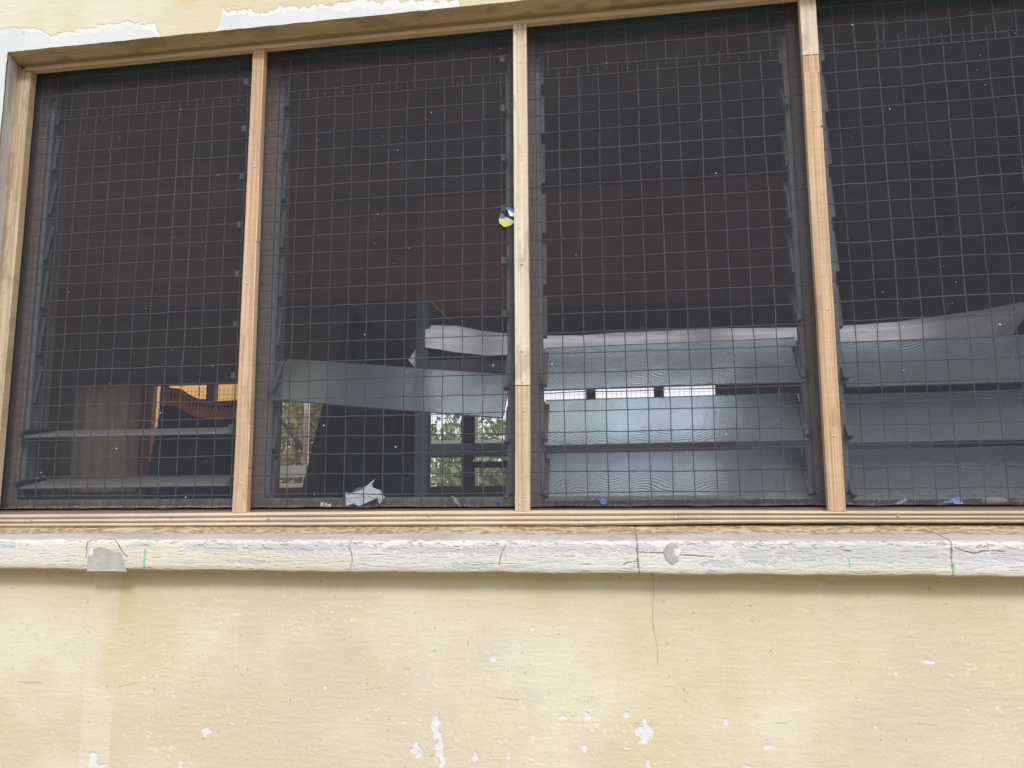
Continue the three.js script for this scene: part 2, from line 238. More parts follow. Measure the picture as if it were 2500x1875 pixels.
  // cross-section [z, y, texture-y]; several points on the front so that it can be worn
  const sec = [[-0.10, 1.474, 1.605], [-0.058, 1.4635, 1.562], [-0.03, 1.455, 1.53], [0.0, 1.4505, 1.50], [0.03, 1.446, 1.47], [0.052, 1.443, 1.448], [0.059, 1.4395, 1.44], [0.0605, 1.425, 1.425], [0.060, 1.405, 1.405], [0.0605, 1.385, 1.385], [0.059, 1.3745, 1.3745], [0.055, 1.3715, 1.371], [0.02, 1.3715, 1.362], [-0.02, 1.371, 1.36]];
  const n = 640, X0 = -4, X1 = 4, pos = [], uv = [], idx = [], m = sec.length;
  const px = []; for (let i = 0; i <= n; i++) { const t = i / n; px.push(t < 0.1 ? X0 + (t / 0.1) * 2.1 : t > 0.9 ? 1.6 + (t - 0.9) / 0.1 * 2.4 : -1.9 + (t - 0.1) / 0.8 * 3.5); }
  for (let i = 0; i <= n; i++) for (let k = 0; k < m; k++) {
    const x = px[i], [z, y, ty] = sec[k];
    const w1 = fbm(x * 3, k * 0.4, 3, 81) - 0.5, w2 = fbm(x * 45, k * 3.1, 3, 82) - 0.5, drip = k > 8 ? fbm(x * 25, 2, 4, 83) - 0.5 : 0;
    pos.push(x, y + 0.003 * w1 + 0.0012 * w2 + 0.004 * drip * (k > 9 ? 1 : 0.3), z + 0.004 * w1 + 0.0022 * w2); uv.push((x + 1.75) / 3.0, (ty - 1.36) / 0.26);
  }
  for (let i = 0; i < n; i++) for (let k = 0; k + 1 < m; k++) { const a = i * m + k, b = a + m; idx.push(a, a + 1, b, a + 1, b + 1, b); }
  const gs = new THREE.BufferGeometry(); gs.setAttribute('position', new THREE.Float32BufferAttribute(pos, 3)); gs.setAttribute('uv', new THREE.Float32BufferAttribute(uv, 2)); gs.setIndex(idx); gs.computeVertexNormals();
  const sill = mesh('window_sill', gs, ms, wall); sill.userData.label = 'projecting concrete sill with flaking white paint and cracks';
  // cement repairs trowelled on to the sill
  const cem = surfaceTextures(128, 128, 0, 0, 0.12, 0.12, (x, y) => { const a = fbm(x * 60, y * 60, 4, 91), b = sst(0.6, 0.68, fbm(x * 45 + 3, y * 30, 4, 92)); const c = mix3([0.36, 0.355, 0.34], [0.47, 0.465, 0.45], a); const d = mix3(c, [0.70, 0.70, 0.73], b); return [...d, a]; }, true);
  const mc = mat([1, 1, 1], { map: cem[0], bumpMap: cem[1], bumpScale: 0.002, roughness: 0.7 });
  const repair = (outline, z, label) => {
    const sh = new THREE.Shape(outline.map(a => new THREE.Vector2(...a)));
    const g = new THREE.ExtrudeGeometry(sh, { depth: 0.0035, bevelEnabled: true, bevelSize: 0.0012, bevelThickness: 0.0008, bevelSegments: 1 }); g.translate(0, 0, z);
    const a = g.attributes.position, b = g.attributes.uv; for (let i = 0; i < a.count; i++) { a.setZ(i, a.getZ(i) + 0.002 * (fbm(a.getX(i) * 40, a.getY(i) * 40, 2, 93) - 0.5)); b.setXY(i, a.getX(i) / 0.12, a.getY(i) / 0.12); }
    g.computeVertexNormals(); const o = mesh('mortar_patch', g, mc, sill); o.userData.label = label;
  };
  const jitter = (pts, k, a) => { const o = []; for (let i = 0; i < pts.length; i++) { const p0 = pts[i], p1 = pts[(i + 1) % pts.length]; for (let j = 0; j < k; j++) { const t = j / k; o.push([p0[0] + (p1[0] - p0[0]) * t + rr(-a, a), p0[1] + (p1[1] - p0[1]) * t + rr(-a, a)]); } } return o; };
  repair(jitter([[-1.2685, 1.3665], [-1.169, 1.3685], [-1.176, 1.395], [-1.185, 1.412], [-1.21, 1.417], [-1.236, 1.425], [-1.262, 1.418], [-1.267, 1.40]], 3, 0.0012), 0.0575, 'square patch of grey cement');
  repair(jitter([[0.0957, 1.392], [0.108, 1.401], [0.1138, 1.42], [0.108, 1.434], [0.0973, 1.4373], [0.086, 1.431], [0.08, 1.42], [0.085, 1.404]], 3, 0.001), 0.0575, 'oval dab of grey cement');
}

// ---------------------------------------------------------------- timber
function timber(dir, tone, dark, s, wear = 0) {
  return surfaceTextures(128, 2048, 0, 0, 0.12, 2.2, (u, v) => {
    const g = fbm(u * 330, v * 3.2, 4, s), w = fbm(u * 60, v * 1.3, 3, s + 1), saw = fbm(u * 14, v * 190, 3, s + 2), st = sst(0.62, 0.75, fbm(u * 34, v * 11, 4, s + 3));
    let c = mix3(tone, dark, clamp(1.0 * sst(0.36, 0.68, g * 0.65 + w * 0.35) + 0.4 * (saw - 0.5)));
    c = mix3(c, [0.22, 0.15, 0.09], 0.35 * st + wear * sst(0.5, 0.72, fbm(u * 45, v * 6 + 5, 4, s + 4)));
    c = mix3(c, [0.12, 0.08, 0.05], 0.6 * sst(0.86, 0.88, fbm(u * 170, v * 90, 2, s + 5)));
    return [...c, 0.5 + 0.5 * (g - 0.5) + 0.4 * (saw - 0.5)];
  }, true, THREE.RepeatWrapping);
}
const woodMat = (tone, dark, s, wear) => { const t = timber(0, tone, dark, s, wear); for (const q of t) q.repeat.set(1 / 0.12, 1 / 2.2); return mat([1, 1, 1], { map: t[0], bumpMap: t[1], bumpScale: 0.0012, roughness: 0.72 }); };
const PINE = woodMat([0.61, 0.455, 0.30], [0.43, 0.28, 0.165], 101, 0.16);
const PINE_RED = woodMat([0.62, 0.46, 0.33], [0.45, 0.295, 0.19], 131, 0.14);
const PINE_PALE = woodMat([0.68, 0.615, 0.52], [0.57, 0.47, 0.36], 161, 0.10);
const PINE_OLD = woodMat([0.55, 0.46, 0.33], [0.38, 0.28, 0.18], 191, 0.22);
const PINE_BUFF = woodMat([0.60, 0.49, 0.36], [0.42, 0.315, 0.20], 221, 0.12);
const PINE_RAIL = woodMat([0.71, 0.60, 0.475], [0.57, 0.45, 0.335], 281, 0.12);
const FRAME_OLD = woodMat([0.20, 0.165, 0.145], [0.125, 0.10, 0.09], 251, 0.2);
const STEEL = mat([0.42, 0.42, 0.43], { metalness: 0.75, roughness: 0.42 });
const RUST = mat([0.24, 0.10, 0.05], { roughness: 0.9 });

// moulded batten profile: flat back, three (or two) rounded ribs on the face
function ribs(w, d, n, bulge) { const p = [[-w / 2, -d], [-w / 2, -bulge]]; for (let k = 0; k < n; k++) for (let i = 0; i <= 6; i++) { const t = i / 6; p.push([-w / 2 + (k + t) * w / n, -bulge + bulge * Math.pow(Math.sin(Math.PI * clamp(t, 0.02, 0.98)), 0.6)]); } p.push([w / 2, -bulge], [w / 2, -d]); return p; }
const BATTEN_Z = -0.06, BT = 0.021;
const screenFrame = thing('insect_screen_frame', 'new pine batten frame nailed over the opening, stretching black insect netting over welded wire', 'window screen');
function nail(parent, x, y, z, m = STEEL) {
  const g = new THREE.SphereGeometry(0.0032, 8, 5, 0, Math.PI * 2, 0, Math.PI / 2); g.scale(1, 0.5, 1); g.rotateX(Math.PI / 2 + rr(-0.3, 0.3));
  mesh('nail_head', g, m, parent, [x, y, z]);
}
function vBatten(x0, x1, ya, yb, w0, w1, m, s, nails, label, bulge = 0.0022, mitre = 0, zoff = 0) {
  const L = Math.abs(yb - ya), pr = ribs(1, BT, 3, bulge), ph = s * 0.37;
  const g = sweep(pr, 44, L, (t, a, b) => {
    const y0 = ya + (yb - ya) * t, w = w0 + (w1 - w0) * t, x = x0 + (x1 - x0) * t + 0.0016 * (fbm(y0 * 3, s, 2, 111) - 0.5) + 0.0008 * (fbm(y0 * 40, s + a * 3, 2, 112) - 0.5);
    return [x + a * w, y0 - (t > 0.999 ? mitre * (a + 0.5) * w : 0), BATTEN_Z + zoff + b + 0.0012 * (fbm(y0 * 25, a * 6 + s, 2, 113) - 0.5)];
  });
  const uv = g.attributes.uv; for (let i = 0; i < uv.count; i++) uv.setXY(i, uv.getX(i) * w0 + ph, uv.getY(i) + ph * 3);
  const o = mesh('batten', g, m, screenFrame); if (label) o.userData.label = label;
  for (const [x, y, r] of nails) nail(o, x, y, BATTEN_Z + zoff - 0.0005, r ? RUST : STEEL);
  return o;
}
vBatten(-1.6665, -1.6665, 1.497, 2.7745, 0.047, 0.047, PINE_BUFF, 1, [[-1.6658, 2.6654], [-1.668, 2.1]], null, 0.001, 0.9);
vBatten(-0.9539, -0.9545, 1.499, 2.7485, 0.0385, 0.0325, PINE_RED, 2, [[-0.9513, 2.4096], [-0.9592, 2.0906], [-0.9537, 1.5728]]);
vBatten(-0.2398, -0.237, 1.501, 1.8005, 0.0352, 0.0352, PINE_OLD, 3, [[-0.234, 1.7392], [-0.2398, 1.5351]], 'short buff piece spliced below');
vBatten(-0.2370, -0.2352, 1.8025, 2.7485, 0.0352, 0.0345, PINE_PALE, 4, [[-0.2356, 2.1038], [-0.2366, 1.8841]], 'pale ribbed upper piece', 0.0022, 0, 0.0008);
vBatten(0.4697, 0.4775, 1.499, 2.5925, 0.0368, 0.0372, PINE, 5, [[0.4757, 2.4484], [0.492, 2.4086, 1], [0.4761, 1.9588], [0.472, 1.6659]]);
vBatten(0.4775, 0.4786, 2.5940, 2.7485, 0.0378, 0.0378, PINE_PALE, 6, [], 'whitish upper piece', 0.0022, 0, 0.0008);
vBatten(1.190, 1.190, 1.499, 2.7485, 0.037, 0.037, PINE, 7, [[1.19, 2.1]]);
{ // head and bottom rails
  const strip = (yc, h, zb) => sweep(ribs(1, 0.022, 1, 0.0045), 120, 2.9, (t, a, b) => { const x = -1.688 + 2.90 * t; return [x + (t < 0.001 ? 0.018 * (0.5 - a) + (yc < 2.762 ? 0.016 : 0) : 0), yc + a * h + 0.0014 * (fbm(x * 2, 1, 3, 121) - 0.5) + 0.0006 * (fbm(x * 30, a * 3 + yc, 2, 127) - 0.5), BATTEN_Z + zb + b + 0.0014 * (fbm(x * 20, a * 5, 2, 122) - 0.5)]; });
  const o = mesh('head_rail', strip(2.7555, 0.0128, 0.002), PINE_RAIL, screenFrame); o.userData.label = 'lower strip of the weathered head rail';
  mesh('head_rail', strip(2.7703, 0.0122, -0.004), PINE_OLD, screenFrame).userData.label = 'grimy upper strip of the head rail';
  for (const [x, y] of [[-1.58, 2.756], [-0.87, 2.757], [-0.15, 2.756], [0.3, 2.756]]) nail(o, x, y, BATTEN_Z + 0.0015);
  // bottom rail: three round ribs, the lowest split away towards the right
  const rail = sweep(ribs(1, 0.026, 3, 0.0095), 200, 2.95, (t, a, b) => {
    const x = -1.70 + 2.915 * t, top = 1.497 + 0.0055 * sst(-1.6, -0.4, x) - 0.0045 * sst(-0.1, 0.9, x);
    let bot = 1.4638 + 0.0034 * sst(-1.6, -0.2, x) + 0.0052 * sst(-0.15, 0.35, x) + 0.0012 * (fbm(x * 14, 3, 3, 123) - 0.5);
    const y = (top + bot) / 2 + a * (top - bot) + 0.0009 * (fbm(x * 3, 2, 3, 124) - 0.5); return [x, y, BATTEN_Z + 0.002 + b + 0.0012 * (fbm(x * 9, a * 4, 3, 125) - 0.5)];
  });
  const r = mesh('bottom_rail', rail, PINE_RAIL, screenFrame); r.userData.label = 'bottom rail of three rounded ribs';
  for (const [x, y] of [[-1.5291, 1.4839], [-1.1385, 1.4914], [-0.9833, 1.4809], [-0.874, 1.4837], [-0.4652, 1.4927], [-0.1075, 1.4833], [0.1143, 1.4856], [0.5953, 1.4882]]) nail(r, x, y, BATTEN_Z + 0.002);
  mesh('rail_gap_shade', sweep([[-0.5, -0.5], [-0.5, 0.5], [0.5, 0.5], [0.5, -0.5]], 40, 1.2, (t, a, b) => { const x = 0.05 + 1.16 * t; return [x, 1.4665 - 0.001 * t + a * 0.004 + 0.001 * (fbm(x * 12, 1, 3, 126) - 0.5), -0.076 + b * 0.012]; }), mat([0.15, 0.075, 0.04]), screenFrame);  // dark strip standing in for the shaded gap under the rail
}
// insect netting, one panel to a bay
const netDust = surfaceTextures(1024, 512, 0, 0, 3, 1.5, (x, y) => { const a = fbm(x * 5, y * 5, 5, 401), b = fbm(x * 22, y * 22, 4, 402), g = fbm(x * 300, y * 300, 2, 403); const c = fbm(x * 70, y * 55, 3, 404), k = 0.92 + 0.55 * (a * 0.35 + b * 0.35 + c * 0.3 - 0.5) + 0.3 * (g - 0.5) + 0.08; return [0.070 * k, 0.080 * k, 0.108 * k, 0]; }, false);
const NET = new THREE.MeshStandardMaterial({ color: 0xffffff, map: netDust[0], roughness: 1, transparent: true, opacity: 0.29, side: THREE.DoubleSide, depthWrite: false });
const CX = [-1.664, -0.9545, -0.2375, 0.4740, 1.1885];
for (let b = 0; b < 4; b++) {
  const g = new THREE.PlaneGeometry(CX[b + 1] - CX[b] - 0.002, 1.275, 16, 24); g.translate((CX[b] + CX[b + 1]) / 2, 2.1265, -0.0885);
  const p = g.attributes.position; for (let i = 0; i < p.count; i++) p.setZ(i, p.getZ(i) + 0.002 * (fbm(p.getX(i) * 5, p.getY(i) * 5, 2, 131) - 0.5)); g.computeVertexNormals(); planarUV(g, -1.7, 3, 1.4, 1.5);
  mesh('insect_netting', g, NET, screenFrame);
}
{ // lint and plaster specks caught in the netting
  const gs = [];
  for (let i = 0; i < 330; i++) {
    const x = rr(-1.63, 1.1), y = 1.5 + 1.2 * Math.pow(rnd(), 1.25), r = rr(0.0005, 0.0011) * (rnd() < 0.07 ? 2.2 : 1);
    const g = new THREE.TetrahedronGeometry(r); g.scale(rr(0.7, 1.8), rr(0.7, 1.8), 0.6); g.rotateZ(rr(0, 6)); g.translate(x, y, -0.0862); gs.push(g);
  }
  const o = stuff(mesh('lint_speck', mergeGeometries(gs), mat([0.62, 0.61, 0.58]), screenFrame)); o.userData.label = 'pale specks of lint';
}
// welded wire, every wire its own piece
const WIRE = mat([0.08, 0.08, 0.088], { roughness: 0.8 });
const WIRES = [WIRE, mat([0.105, 0.102, 0.108], { roughness: 0.7 }), mat([0.072, 0.070, 0.08], { roughness: 0.85 }), mat([0.105, 0.085, 0.075], { roughness: 0.9 })];
const WZ = -0.0945;
function wire(parent, a, b, horizontal, s, r = 0.0013) {
  const n = horizontal ? 56 : 24, pts = [];
  for (let i = 0; i <= n; i++) { const t = i / n, u = a[0] + (b[0] - a[0]) * t, v = a[1] + (b[1] - a[1]) * t, q = horizontal ? u : v; const e = 0.0040 * (fbm(q * 5, s * 3.3, 2, 141) - 0.5) + 0.0026 * (vn(q * 19.7, s, 142) - 0.5); pts.push(horizontal ? new THREE.Vector3(u, v + e, WZ) : new THREE.Vector3(u + e, v, WZ - 0.0026)); }
  mesh('wire', new THREE.TubeGeometry(new THREE.CatmullRomCurve3(pts), n, r, 5), WIRES[Math.floor(h2(s, 3, 9) * 4)], parent);
}
const lowerRows = [2.6085, 2.5569, 2.5094, 2.4603, 2.4098, 2.3614, 2.3151, 2.268, 2.2211, 2.174, 2.1237, 2.0773, 2.0294, 1.9819, 1.9347, 1.883, 1.835, 1.7866, 1.7405, 1.6901, 1.6432, 1.5935, 1.5441];
const sheets = [];
{
  const up = sub('wire_mesh', screenFrame), lo = sub('wire_mesh', screenFrame); up.userData.label = 'narrow upper strip of wire mesh overlapping the sheet below'; lo.userData.label = 'tall main sheet of square wire mesh';
  let s = 1;
  for (const y of [2.7354, 2.6847, 2.6352]) { wire(up, [-1.69, y], [0.66, y - 0.001], true, s++); wire(up, [0.635, y - 0.006], [1.205, y - 0.004], true, s++); }
  for (let k = 0; k < 46; k++) wire(up, [-1.6364 + k * 0.05067, 2.767], [-1.6364 + k * 0.05067 + rr(-0.0012, 0.0012), 2.6185 + rr(-0.004, 0.004)], false, s++);
  for (let k = 0; k < 11; k++) wire(up, [0.6621 + k * 0.0498, 2.767], [0.6621 + k * 0.0498, 2.612 + rr(-0.004, 0.004)], false, s++);
  for (const y of lowerRows) { wire(lo, [-1.69, y], [0.50, y + rr(-0.001, 0.001)], true, s++); wire(lo, [0.47, y + 0.004], [1.205, y + 0.005], true, s++); }
  for (let k = 0; k < 43; k++) wire(lo, [-1.6569 + k * 0.0506, 1.50], [-1.6569 + k * 0.0506 + rr(-0.001, 0.001), 2.640 + rr(-0.005, 0.005)], false, s++);
  for (let k = 0; k < 14; k++) wire(lo, [0.5436 + k * 0.0498, 1.50], [0.5436 + k * 0.0498, 2.647 + rr(-0.005, 0.005)], false, s++);
}

// ---------------------------------------------------------------- the old louvre window behind the screen
{
  const fr = thing('window_frame', 'old dark timber window frame with mullions behind the wire mesh', 'window frame');
  const Z0 = -0.215, Z1 = -0.12;
  mesh('jamb', rbox(-1.755, -1.63, 1.50, 2.80, Z0, Z1), FRAME_OLD, fr);
  for (const c of [CX[1], CX[2], CX[3]]) mesh('mullion', rbox(c - 0.034, c + 0.034, 1.50, 2.80, Z0, Z1), FRAME_OLD, fr);
  mesh('jamb', rbox(1.1545, 1.275, 1.50, 2.80, Z0, Z1), FRAME_OLD, fr);
  const hd = mesh('head', rbox(-1.765, 1.275, 2.787, 2.858, Z0 - 0.004, Z1 + 0.004), mat([0.035, 0.10, 0.105]), fr); hd.userData.label = 'teal painted head';
  mesh('bottom_member', rbox(-1.765, 1.275, 1.45, 1.5345, -0.24, Z1 - 0.002), FRAME_OLD, fr);
  const bed = surfaceTextures(512, 64, 0, 0, 3, 0.08, (x, y) => { const n = fbm(x * 40, y * 60, 4, 151); const c = mix3([0.20, 0.145, 0.12], [0.13, 0.095, 0.085], n); return [...mix3(c, [0.4, 0.38, 0.36], 0.7 * sst(0.68, 0.74, fbm(x * 90, y * 120, 3, 152))), n]; }, true, THREE.RepeatWrapping);
  const bg = new THREE.PlaneGeometry(3.0, 0.05, 220, 6); bg.rotateX(-Math.PI / 2); bg.translate(-0.24, 1.513, -0.099); const p = bg.attributes.position;
  for (let i = 0; i < p.count; i++) p.setY(i, 1.5125 + 0.004 * (fbm(p.getX(i) * 22, p.getZ(i) * 60, 3, 153) - 0.5)); bg.computeVertexNormals();
  const ledge = mesh('mortar_ledge', bg, mat([1, 1, 1], { map: bed[0], bumpMap: bed[1], bumpScale: 0.003 }), fr); ledge.userData.label = 'dusty ledge strewn with grit';
  mesh('mortar_bed', box(-1.74, 1.26, 1.455, 1.508, -0.1195, -0.084), mat([0.22, 0.17, 0.13]), fr);
}
const GAL = mat([0.165, 0.17, 0.185], { roughness: 0.7 });
const CLIP = mat([0.095, 0.095, 0.10], { roughness: 0.6 });
const CLIP_DARK = mat([0.085, 0.08, 0.08], { roughness: 0.7 });
const ripple = surfaceTextures(512, 128, 0, 0, 0.62, 0.155, (x, y) => { const a = x * 9 + 0.9 * fbm(x * 5, y * 9, 3, 161); const w = Math.sin(900 * (y + 0.012 * Math.sin(a * 4.2) + 0.02 * fbm(x * 12, y * 12, 2, 162))); return [1, 1, 1, 0.5 + 0.3 * w + 0.4 * (fbm(x * 260, y * 260, 2, 163) - 0.5)]; }, true, THREE.RepeatWrapping);
const BLADE = new THREE.MeshPhysicalMaterial({ color: new THREE.Color().setRGB(0.70, 0.84, 0.915), roughness: 0.21, specularIntensity: 0.25, transmission: 0.972, thickness: 0.006, ior: 1.5, bumpMap: ripple[1], bumpScale: 0.00042 });
const BLADE_DUSTY = new THREE.MeshPhysicalMaterial({ color: new THREE.Color().setRGB(0.30, 0.295, 0.285), roughness: 0.6, transmission: 0.35, thickness: 0.006, ior: 1.5 });
const CLIPS = 9, CLIP_Y0 = 1.5836, PITCH = 0.1368, PIV = -0.150;
function sideClip(side) { // left-hand tray mirrored for the right-hand gallery
  const g = mergeGeometries([box(-0.0012, 0.0012, -0.058, 0.060, -0.009, 0.009), box(0.0012, 0.012, -0.058, 0.050, 0.0055, 0.008), box(0.0012, 0.010, -0.058, 0.03, -0.0085, -0.0065), box(0.0012, 0.011, -0.060, -0.0575, -0.0085, 0.008)]);
  if (side < 0) g.rotateY(Math.PI); return g;
}
const CG = { 1: sideClip(1), '-1': sideClip(-1) };
const BG = new RoundedBoxGeometry(0.622, 0.1445, 0.006, 1, 0.0015);
{ const p = BG.attributes.position, u = BG.attributes.uv; for (let i = 0; i < p.count; i++) u.setXY(i, (p.getX(i) + 0.311) / 0.62, (p.getY(i) + 0.07) / 0.155); }
function louvre(b, label, blades, tilts) {
  const x0 = CX[b] + 0.034, x1 = CX[b + 1] - 0.034, w = thing('louvre_window', label, 'louvre window', [(x0 + x1) / 2, 1.52, PIV], 'louvre windows behind the wire mesh'), hw = (x1 - x0) / 2;
  for (const side of [1, -1]) {
    const gx = side > 0 ? -hw : hw, a = side > 0 ? [gx + 0.0005, gx + 0.006] : [gx - 0.006, gx - 0.0005];
    const rail = mesh('gallery', mergeGeometries([box(a[0], a[1], 0.02, 1.17, -0.018, 0.020), box(side > 0 ? gx + 0.006 : gx - 0.012, side > 0 ? gx + 0.012 : gx - 0.006, 0.02, 1.17, 0.016, 0.020)]), GAL, w);
    for (let k = 0; k < CLIPS; k++) {
      const t = tilts(side, k); if (t === null) continue;
      const c = mesh('blade_clip', CG[side], k % 3 ? CLIP : CLIP_DARK, w, [gx + side * 0.0095, CLIP_Y0 - 1.52 + k * PITCH + (b === 3 ? -0.004 : 0), 0]); c.rotation.x = t;
    }
  }
  for (const [y, tilt, roll, dz] of blades) { const o = mesh('louvre_blade', BG, b === 0 ? BLADE_DUSTY : BLADE, w, [0, y - 1.52, dz || 0]); o.rotation.set(tilt, 0, roll, 'ZXY'); }
  return w;
}
const R = THREE.MathUtils.degToRad, SHUT = -R(33);
louvre(0, 'louvre window left open, two glass blades lying flat above its bottom edge', [[1.7165, -R(80), 0, -0.026], [1.5815, -R(79), 0.006, -0.026]], (s, k) => s > 0 ? (k < 2 ? -R(80) : -R(5 + 2 * ((k * 7) % 4))) : -R(86));
louvre(1, 'louvre window with a single glass blade hanging crooked', [[1.8187, -R(33), -0.1]], (s, k) => s > 0 ? (k === 2 ? -R(33) : k < 2 ? -R(10) : -R(4 + 2 * ((k * 5) % 4))) : (k < 3 ? -R(24) : -R(86)));
louvre(2, 'louvre window with three shut glass blades glowing with light from across the room', [[1.857, SHUT, 0.008], [1.7195, SHUT, 0.006], [1.5840, SHUT, 0.003]], (s, k) => k < 3 ? SHUT : s > 0 ? -R(4) : (k % 4 === 3 ? -R(34) : -R(9)));
louvre(3, 'louvre window with three shut dull blue glass blades', [[1.8457, SHUT, 0.006], [1.715, SHUT, 0.004], [1.583, SHUT, 0.004]], (s, k) => k < 3 ? SHUT : -R(10));

// ---------------------------------------------------------------- the dormitory behind
const RX0 = -8.2, RX1 = 3.6, RZ1 = -6.15, FLOOR = 0.45, CEIL = 3.53;
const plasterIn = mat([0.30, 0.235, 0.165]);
{
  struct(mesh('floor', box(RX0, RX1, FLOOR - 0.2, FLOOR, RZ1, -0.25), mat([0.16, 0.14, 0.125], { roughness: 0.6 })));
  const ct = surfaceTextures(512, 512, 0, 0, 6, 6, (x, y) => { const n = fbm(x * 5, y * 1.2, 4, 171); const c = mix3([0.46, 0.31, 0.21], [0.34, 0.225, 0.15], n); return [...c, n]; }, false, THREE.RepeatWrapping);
  // ceiling of boards
  const ceil = new THREE.Group(); ceil.name = numbered('ceiling'); scene.add(ceil); struct(ceil);
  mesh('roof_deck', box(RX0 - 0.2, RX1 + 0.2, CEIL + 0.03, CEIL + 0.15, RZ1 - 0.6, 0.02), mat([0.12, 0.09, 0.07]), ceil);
  const boards = [0.9, 1.0, 1.1].map(k => mat([0.9 * k, 0.9 * k, 0.9 * k], { map: ct[0], roughness: 0.8 }));
  for (let i = 0; i < 20; i++) { const z = -0.26 - i * 0.295; mesh('ceiling_board', box(RX0, RX1, CEIL, CEIL + 0.02, Math.max(RZ1, z - 0.287), z), boards[i % 3], ceil); }
  mesh('added_board', box(-1.34, 1.10, 2.735, CEIL - 0.003, -3.10, -3.06), mat([0.60, 0.32, 0.17]), ceil).userData.label = 'brown board added below the ceiling to stand in for a brown glow';  // made-up board that carries the brown glow under the ceiling
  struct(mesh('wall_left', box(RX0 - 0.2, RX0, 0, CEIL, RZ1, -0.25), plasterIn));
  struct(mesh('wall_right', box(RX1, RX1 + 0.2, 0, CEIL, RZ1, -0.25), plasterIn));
  // far wall with its own long strip of windows
  const FL = -6.25, FR = 1.02, FB = 1.56, FT = 2.80;
  const s = new THREE.Shape([[RX0, 0], [RX1, 0], [RX1, CEIL], [RX0, CEIL]].map(a => new THREE.Vector2(...a)));
  s.holes.push(new THREE.Path([[FL, FB], [FL, FT], [FR, FT], [FR, FB]].map(a => new THREE.Vector2(...a))));
  const g = new THREE.ExtrudeGeometry(s, { depth: 0.2, bevelEnabled: false }); g.translate(0, 0, RZ1 - 0.2);
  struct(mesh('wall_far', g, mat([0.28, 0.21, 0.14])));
  const fw = thing('far_window', 'long mullioned window in the opposite wall of the room, letting in daylight', 'window', [0, FB, RZ1]);
  const ORANGE = mat([0.42, 0.17, 0.055], { roughness: 0.7 });
  const mull = [-5.40, -4.615, -3.847, -3.10, -2.37, -1.658, -0.965, -0.32, 0.385];
  for (const x of mull) mesh('mullion', box(x - (x < -5 ? 0.09 : 0.05), x + (x < -5 ? 0.08 : 0.05), 0, FT - FB, -0.13, -0.05), ORANGE, fw);
  mesh('frame', mergeGeometries([box(FL, FL + 0.05, 0, 1.24, -0.13, -0.04), box(FR - 0.06, FR, 0, 1.24, -0.13, -0.04), box(FL + 0.05, FR - 0.06, 1.215, 1.24, -0.13, -0.04), box(FL + 0.05, FR - 0.06, 0, 0.04, -0.13, -0.04)]), ORANGE, fw);
  mesh('lintel', box(FL - 0.6, FR + 0.3, 1.245, 1.295, 0.001, 0.025), mat([0.10, 0.19, 0.20]), fw);
  const thin = mat([0.10, 0.10, 0.10]);
  const grid = []; for (let x = FL; x < FR; x += 0.05) grid.push(box(x - 0.0012, x + 0.0012, 0, 1.19, -0.142, -0.139)); for (let y = 0; y < 1.19; y += 0.05) grid.push(box(FL, FR, y - 0.0012, y + 0.0012, -0.146, -0.143));
  stuff(mesh('wire_grid', mergeGeometries(grid), thin, fw));
  const FROST = new THREE.MeshPhysicalMaterial({ color: new THREE.Color().setRGB(0.93, 0.96, 0.95), roughness: 0.75, transmission: 0.85, thickness: 0, side: THREE.DoubleSide });
  for (const [x0, x1, y] of [[-1.60, -1.02, 0.465], [-3.79, -3.15, 0.215], [-2.31, -1.71, 0.465], [-3.79, -3.15, 0.02]]) { const bg = new THREE.BoxGeometry(x1 - x0, 0.135, 0.004); const o = mesh('louvre_blade', bg, FROST, fw, [(x0 + x1) / 2, y, -0.09]); o.rotation.x = -0.25; }
  // a pane curtain over the last bay
  const cg = new THREE.PlaneGeometry(0.92, 1.2, 40, 6); const cp = cg.attributes.position; for (let i = 0; i < cp.count; i++) cp.setZ(i, 0.03 * Math.sin(cp.getX(i) * 38 + cp.getY(i))); cg.computeVertexNormals();
  tag(mesh('curtain', cg, new THREE.MeshPhysicalMaterial({ color: new THREE.Color().setRGB(0.42, 0.38, 0.30), roughness: 1, transmission: 0.35, thickness: 0, side: THREE.DoubleSide }), null, [-5.87, 2.17, RZ1 + 0.05]), 'drab beige curtain drawn over the end of the opposite window', 'curtain');
}

